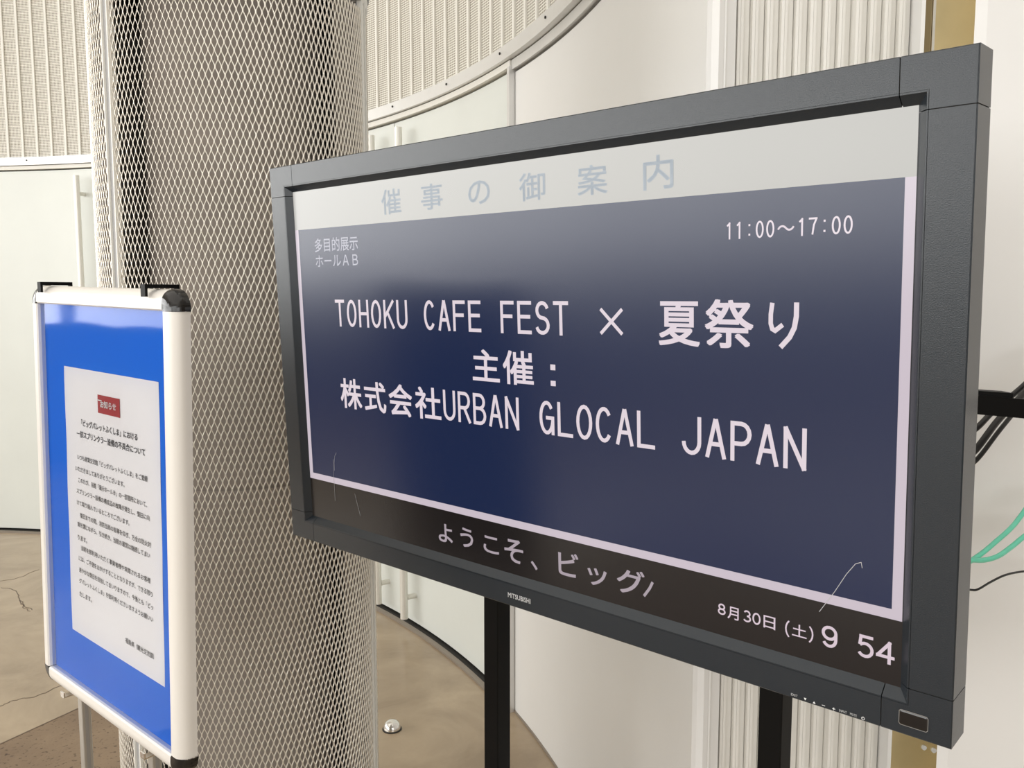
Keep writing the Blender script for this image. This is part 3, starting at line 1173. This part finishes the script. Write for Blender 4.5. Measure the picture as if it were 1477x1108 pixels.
# black bracket arm and cables behind the right edge of the monitor
bra = empty('cable_bracket', rp(1411, 585, .985))
tag(bra, 'black angled bracket arm sticking out behind the right bezel of the monitor', 'bracket')
OBk = Vector(bra.location)
def bar(pa, pb, h, d):
    pa, pb = Vector(pa), Vector(pb)
    t = (pb - pa).normalized()
    u = Vector((0, 0, 1))
    n_ = t.cross(u).normalized()
    u = n_.cross(t)
    bm = bmesh.new()
    vs = []
    for p in (pa, pb):
        vs.append([bm.verts.new(p + u * a + n_ * b_) for a, b_ in ((-h, -d), (h, -d), (h, d), (-h, d))])
    for i in range(4):
        bm.faces.new((vs[0][i], vs[0][(i + 1) % 4], vs[1][(i + 1) % 4], vs[1][i]))
    bm.faces.new(vs[0]); bm.faces.new(vs[1][::-1])
    return bm
obj('arm', rel(bar(rp(1392, 582, .97), rp(1560, 597, .98), .0108, .004), OBk), 'black_metal', bra)
obj('arm_flange', rel(bar(rp(1392, 569, .985), rp(1452, 573, .985), .0060, .012), OBk), 'black_metal', bra)
g_ = 'black cables bundled at the bracket behind the monitor'
tube_thing('signal_cable', bez([rp(1380, 672, 1.00), rp(1408, 648, 1.0), rp(1440, 606, 1.03), rp(1480, 564, 1.08), rp(1530, 505, 1.12)]), .0040, 'cable_black', 'thickest black cable rising to the right, lowest of the bundle at the bracket', 'cable', g_)
tube_thing('signal_cable', bez([rp(1380, 680, 1.015), rp(1408, 664, 1.015), rp(1444, 618, 1.05), rp(1480, 576, 1.1), rp(1530, 530, 1.13)]), .0028, 'cable_black', 'thin black cable running under the bracket arm just below the thickest one', 'cable', g_)
tube_thing('signal_cable', bez([rp(1380, 634, 1.03), rp(1408, 618, 1.03), rp(1436, 590, 1.06), rp(1480, 553, 1.1), rp(1530, 500, 1.14)]), .0036, 'cable_black', 'black cable crossing highest behind the bracket arm', 'cable', g_)
g_ = 'mint green network cables right of the monitor'
tube_thing('network_cable', bez([rp(1385, 818, 1.05), rp(1402, 808, 1.05), rp(1418, 797, 1.06), rp(1438, 780, 1.08), rp(1457, 763, 1.10), rp(1472, 745, 1.12), rp(1500, 705, 1.15)]), .0032, 'cable_green', 'upper mint green network cable coming out behind the right bezel', 'cable', g_)
tube_thing('network_cable', bez([rp(1385, 808, 1.04), rp(1402, 808, 1.04), rp(1420, 808, 1.05), rp(1440, 802, 1.06), rp(1460, 788, 1.08), rp(1480, 772, 1.10), rp(1510, 755, 1.13)]), .0032, 'cable_green', 'lower mint green network cable curving under the other one', 'cable', g_)
tube_thing('power_cable', bez([rp(1385, 848, 1.05), rp(1401, 851, 1.05), rp(1411, 850, 1.05), rp(1430, 839, 1.07), rp(1452, 829, 1.09), rp(1480, 824, 1.12), rp(1520, 822, 1.14)]), .0014, 'cable_black', 'thin black cord curving right below the green network cables', 'cable')

# ------------------------------------------------------------------ notice board on its easel
SGM = frame_matrix((.0925, .7122, .0591), (-.6902, -.028, 1.3351))
sign = empty('notice_board', mw=SGM)
tag(sign, 'white-framed notice board with blue backing and a printed paper notice, hung on a metal easel', 'sign')
IL, IR, IT, IB = -.0691, .3314, .0944, -.5004      # opening, z up


def snap_prof():
    P_ = [(0, .012), (0, -.0085), (.002, -.0108)]
    for k in range(15):
        a = PI / 2 * k / 14
        P_.append((.009 + .0185 * math.sin(a) ** .9, .0075 - .0185 * math.cos(a) ** .9 if a < PI / 2 - 1e-6 else .0075))
    return P_ + [(.0275, .013)]


CR = .0275
def snap_rail(side):
    bm = bmesh.new()
    rings = []
    e = .0005
    for end in (0, 1):
        ring = []
        for u, d in snap_prof():
            if side == 'top': ring.append((IL + e if not end else IR - e, d, IT + u))
            if side == 'bottom': ring.append((IL + e if not end else IR - e, d, IB - u))
            if side == 'left': ring.append((IL - u, d, IB + e if not end else IT - e))
            if side == 'right': ring.append((IR + u, d, IB + e if not end else IT - e))
        rings.append([bm.verts.new(p) for p in ring])
    n = len(rings[0])
    for i in range(n):
        j = (i + 1) % n
        bm.faces.new((rings[0][i], rings[0][j], rings[1][j], rings[1][i]))
    bm.faces.new(rings[0]); bm.faces.new(rings[1][::-1])
    return bm


for s in ('top', 'bottom', 'left', 'right'):
    obj('frame_rail', snap_rail(s), 'snap_frame', sign)
for cx, cz, a0 in ((IL, IT, 90), (IR, IT, 0), (IR, IB, 270), (IL, IB, 180)):
    bm = bmesh.new()
    rings = []
    for k in range(17):
        a = rad(a0 + 90 * k / 16)
        rings.append([bm.verts.new((cx + (u * 1.03 + (.0004 if u else 0)) * math.cos(a), d * 1.04, cz + (u * 1.03) * math.sin(a))) for u, d in snap_prof()])
    for k in range(16):
        n = len(rings[0])
        for i in range(1, n - 1):
            bm.faces.new((rings[k][i], rings[k][i + 1], rings[k + 1][i + 1], rings[k + 1][i]))
    bmesh.ops.remove_doubles(bm, verts=bm.verts, dist=.0002)
    bmesh.ops.holes_fill(bm, edges=bm.edges)
    o = obj('corner_cap', bm, 'black_gloss', sign, smooth=False)
    o['label'] = 'glossy black rounded corner cap'
obj('back_panel', box(IL - .004, IR + .004, .004, .012, IB - .004, IT + .004), 'tv_back', sign)
card = obj('blue_backing', box(IL + .0002, IR - .0002, .001, .0039, IB + .0002, IT - .0002), 'blue_card', sign)
card['label'] = 'plain bright blue backing card'
# paper: gently curled edges
bm = bmesh.new()
NX, NZ = 14, 20
gv = []
for i in range(NX + 1):
    row = []
    for j in range(NZ + 1):
        u, v = i / NX, j / NZ
        row.append(bm.verts.new((u * .297, .0006 - .0006 * math.sin(v * 17 + u * 2) * (abs(u - .5) * 2) ** 3 * .5, -v * .42)))
    gv.append(row)
for i in range(NX):
    for j in range(NZ):
        bm.faces.new((gv[i][j], gv[i + 1][j], gv[i + 1][j + 1], gv[i][j + 1]))
paper = obj('paper_notice', bm, 'paper', sign, smooth=True)
paper['label'] = 'white A3 paper printed with a Japanese notice'
bm = bmesh.new()
bm.faces.new([bm.verts.new(p) for p in ((IL, -.0044, IB), (IR, -.0044, IB), (IR, -.0044, IT), (IL, -.0044, IT))])
me_ = bpy.data.meshes.new('clear_cover')
bm.to_mesh(me_)
bm.free()
film = obj('clear_cover', me_, 'clear_film', sign)

# homography of the paper picture: px -> mm on the paper
srcp = [(91, 530), (228, 550), (239, 993), (103, 905)]
dstp = [(0, 0), (297, 0), (297, 420), (0, 420)]
Am = []
for (x, y), (u, v) in zip(srcp, dstp):
    Am.append([x, y, 1, 0, 0, 0, -u * x, -u * y, -u])
    Am.append([0, 0, 0, x, y, 1, -v * x, -v * y, -v])
HP = np.linalg.svd(np.array(Am))[2][-1].reshape(3, 3)


def pm(x, y):
    q = HP @ np.array([x, y, 1.])
    return q[0] / q[2], q[1] / q[2]


def z1(x, y):   # zoom of region (60,520)-(260,780), factor 4.26
    return pm(60 + x / 4.26, 520 + y / 4.26)


def z2(x, y):   # zoom of region (80,740)-(280,1000)
    return pm(80 + x / 4.26, 740 + y / 4.26)


YP = -.0002
rb = [z1(340, 211), z1(477, 236), z1(476, 349), z1(341, 322)]
l_, r_ = (rb[0][0] + rb[3][0]) / 2, (rb[1][0] + rb[2][0]) / 2
t_, b0_ = (rb[0][1] + rb[1][1]) / 2, (rb[2][1] + rb[3][1]) / 2
Ink().rect(l_, r_, t_, b0_).build('red_heading_box', 'red_print', paper, -.0001, 'dark red heading box')
Ink().rect(l_ + (r_ - l_) * .03, l_ + (r_ - l_) * .2, t_ + (b0_ - t_) * .27, t_ + (b0_ - t_) * .32).fit('お知らせ', l_ + (r_ - l_) * .13, r_ - (r_ - l_) * .15, t_ + (b0_ - t_) * .28, t_ + (b0_ - t_) * .68, .03).build('heading_lettering', 'print_white', paper, YP - .0003, 'white heading お知らせ')


def text_line(s, p0, p1, hgt, off=.006):
    """line whose body spans from point p0 (left, vertical middle) to p1 (right)"""
    (x0, y0), (x1, y1) = p0, p1
    y = (y0 + y1) / 2
    k = Ink()
    k.fit(s, x0, x1, y - hgt / 2, y + hgt / 2, off)
    k.build('text_line', 'ink', paper, YP)


text_line('「ビッグパレットふくしま」における', z1(240, 385), z1(586, 465), 10.5, .012)
text_line('一部スプリンクラー設備の不具合について', z1(212, 452), z1(634, 553), 10.5, .012)
bh = 8.2
rows = [('いつも産業交流館「ビッグパレットふくしま」をご愛顧', z1(216, 598), z1(650, 712), bh),
        ('いただきましてありがとうございます。', z1(204, 660), z1(506, 752), bh),
        ('このたび、当館「展示ホールＢ」の一部箇所において、', z1(222, 735), z1(648, 873), bh),
        ('スプリンクラー設備の構成品の故障が発生し、復旧に向', z1(212, 798), z1(664, 958), bh),
        ('けて取り組んでいるところでございます。', z1(214, 868), z1(538, 988), bh),
        ('復旧までの間、消防当局の指導を仰ぎ、万全の防火対', z2(147, 15), z2(588, 182), bh),
        ('策を講じながら、引き続き、当館の運営は継続してまい', z2(132, 68), z2(582, 248), bh),
        ('ります。', z2(134, 140), z2(190, 165), bh),
        ('当館を御利用いただく事業者様や来館されるお客様', z2(154, 216), z2(586, 402), bh),
        ('には、ご不便をおかけすることとなりますが、できる限り', z2(140, 278), z2(600, 486), bh),
        ('速やかな復旧を目指してまいりますので、今後とも「ビッ', z2(142, 350), z2(604, 565), bh),
        ('グパレットふくしま」を御利用くださいますようお願いい', z2(144, 418), z2(604, 640), bh),
        ('たします。', z2(145, 487), z2(220, 525), bh),
        ('福島県（観光交流課）', z2(430, 782), z2(610, 880), bh + .6)]
for s, a, b_, h_ in rows:
    text_line(s, a, b_, h_)

# easel: two aluminium poles with hooks, standing on the floor behind the board
SGI = SGM.inverted()


def sg(px, py, off):
    """pixel -> board plane coordinates (x, z) at depth off"""
    c_, s_ = math.cos(PITCH), math.sin(PITCH)
    a, b_ = (px - 738.5) / 1251, (py - 554) / 1251
    d = Vector((a, c_ - b_ * s_, -(s_ + b_ * c_)))
    o = SGI @ Vector((0, 0, CAM_H))
    dd = SGI.to_3x3() @ d
    k = (off - o.y) / dd.y
    q = o + dd * k
    return q.x, q.z


zaxis = Vector((SGM[0][0], SGM[1][0], 0)).normalized()
ang_sg = math.atan2(zaxis.y, zaxis.x)
hA, hB = sg(58, 418, -.014)[0], sg(207, 421, -.014)[0]
pA, pB = sg(117, 1050, .026)[0], sg(217, 1095, .026)[0]
base = SGM @ Vector(((pA + pB) / 2, .026, -.25))
easel = empty('easel_stand', (base.x, base.y, 0))
easel.rotation_euler = (0, 0, ang_sg)
bpy.context.view_layer.update()
tag(easel, 'aluminium easel with two poles and black top hooks holding the notice board', 'stand')
EI = easel.matrix_world.inverted()
ztop = (SGM @ Vector((.13, 0, IT + CR))).z
for px_, hk in ((pA, hA), (pB, hB)):
    w0 = EI @ (SGM @ Vector((px_, .026, -.25)))
    x, y = w0.x, w0.y
    bm = box(x - .0075, x + .0075, y - .0075, y + .0075, .03, ztop - .02, bev=.0012)
    pl = obj('pole', bm, 'pole', easel)
    bm = bmesh.new()
    for dx in (-.0078, .0066):
        add_box(bm, x + dx, x + dx + .0012, y - .003, y + .003, .03, ztop - .022)
    obj('groove_strip', bm, 'alu_dark', pl)
    wh = EI @ (SGM @ Vector((hk, -.0145, IT + CR)))
    ztp = wh.z + .0007
    bm = bmesh.new()
    add_box(bm, wh.x, wh.x + .012, wh.y, wh.y + .044, ztp, ztp + .005)
    add_box(bm, wh.x, wh.x + .012, wh.y - .0035, wh.y, ztp - .011, ztp + .005)
    add_box(bm, wh.x, wh.x + .012, wh.y + .042, wh.y + .044, ztp - .03, ztp)
    obj('hook', bm, 'black_metal', easel)
for (px_, py_) in ((97, 996), (213, 1088)):
    q = sg(px_, py_, -.006)
    wq_ = EI @ (SGM @ Vector((q[0], -.008, IB - CR)))
    bm = bmesh.new()
    add_box(bm, wq_.x - .006, wq_.x + .006, wq_.y - .004, wq_.y + .028, wq_.z - .0045, wq_.z - .0025)
    add_box(bm, wq_.x - .006, wq_.x + .006, wq_.y - .006, wq_.y - .004, wq_.z - .0045, wq_.z + .004)
    obj('support_clip', bm, 'chrome', easel)
obj('base_bar', box((EI @ (SGM @ Vector((pA, .026, 0)))).x - .05, (EI @ (SGM @ Vector((pB, .026, 0)))).x + .05, -.012, .012, .02, .045, bev=.003), 'pole', easel)
for px_ in (pA, pB):
    x = (EI @ (SGM @ Vector((px_, .026, 0)))).x
    obj('foot', box(x - .012, x + .012, -.2, .2, .003, .02, bev=.003), 'pole', easel)

# ------------------------------------------------------------------ domed door stop on the floor
ds = fpt(565.5, 1052)
dst = empty('door_stop', (ds.x, ds.y, 0))
tag(dst, 'small chrome domed door stop on the polished floor right of the column', 'door stop')
bm = bmesh.new()
lathe(bm, [(.030, .0), (.0302, .006), (.0285, .014), (.024, .0235), (.016, .030), (.007, .0328), (.0005, .0332)], 32)
obj('dome', bm, 'chrome', dst, smooth=True)
bm = bmesh.new()
lathe(bm, [(.0, .0), (.0335, .0), (.0335, .003), (.029, .0035)], 32)
obj('rubber_ring', bm, 'rubber', dst)
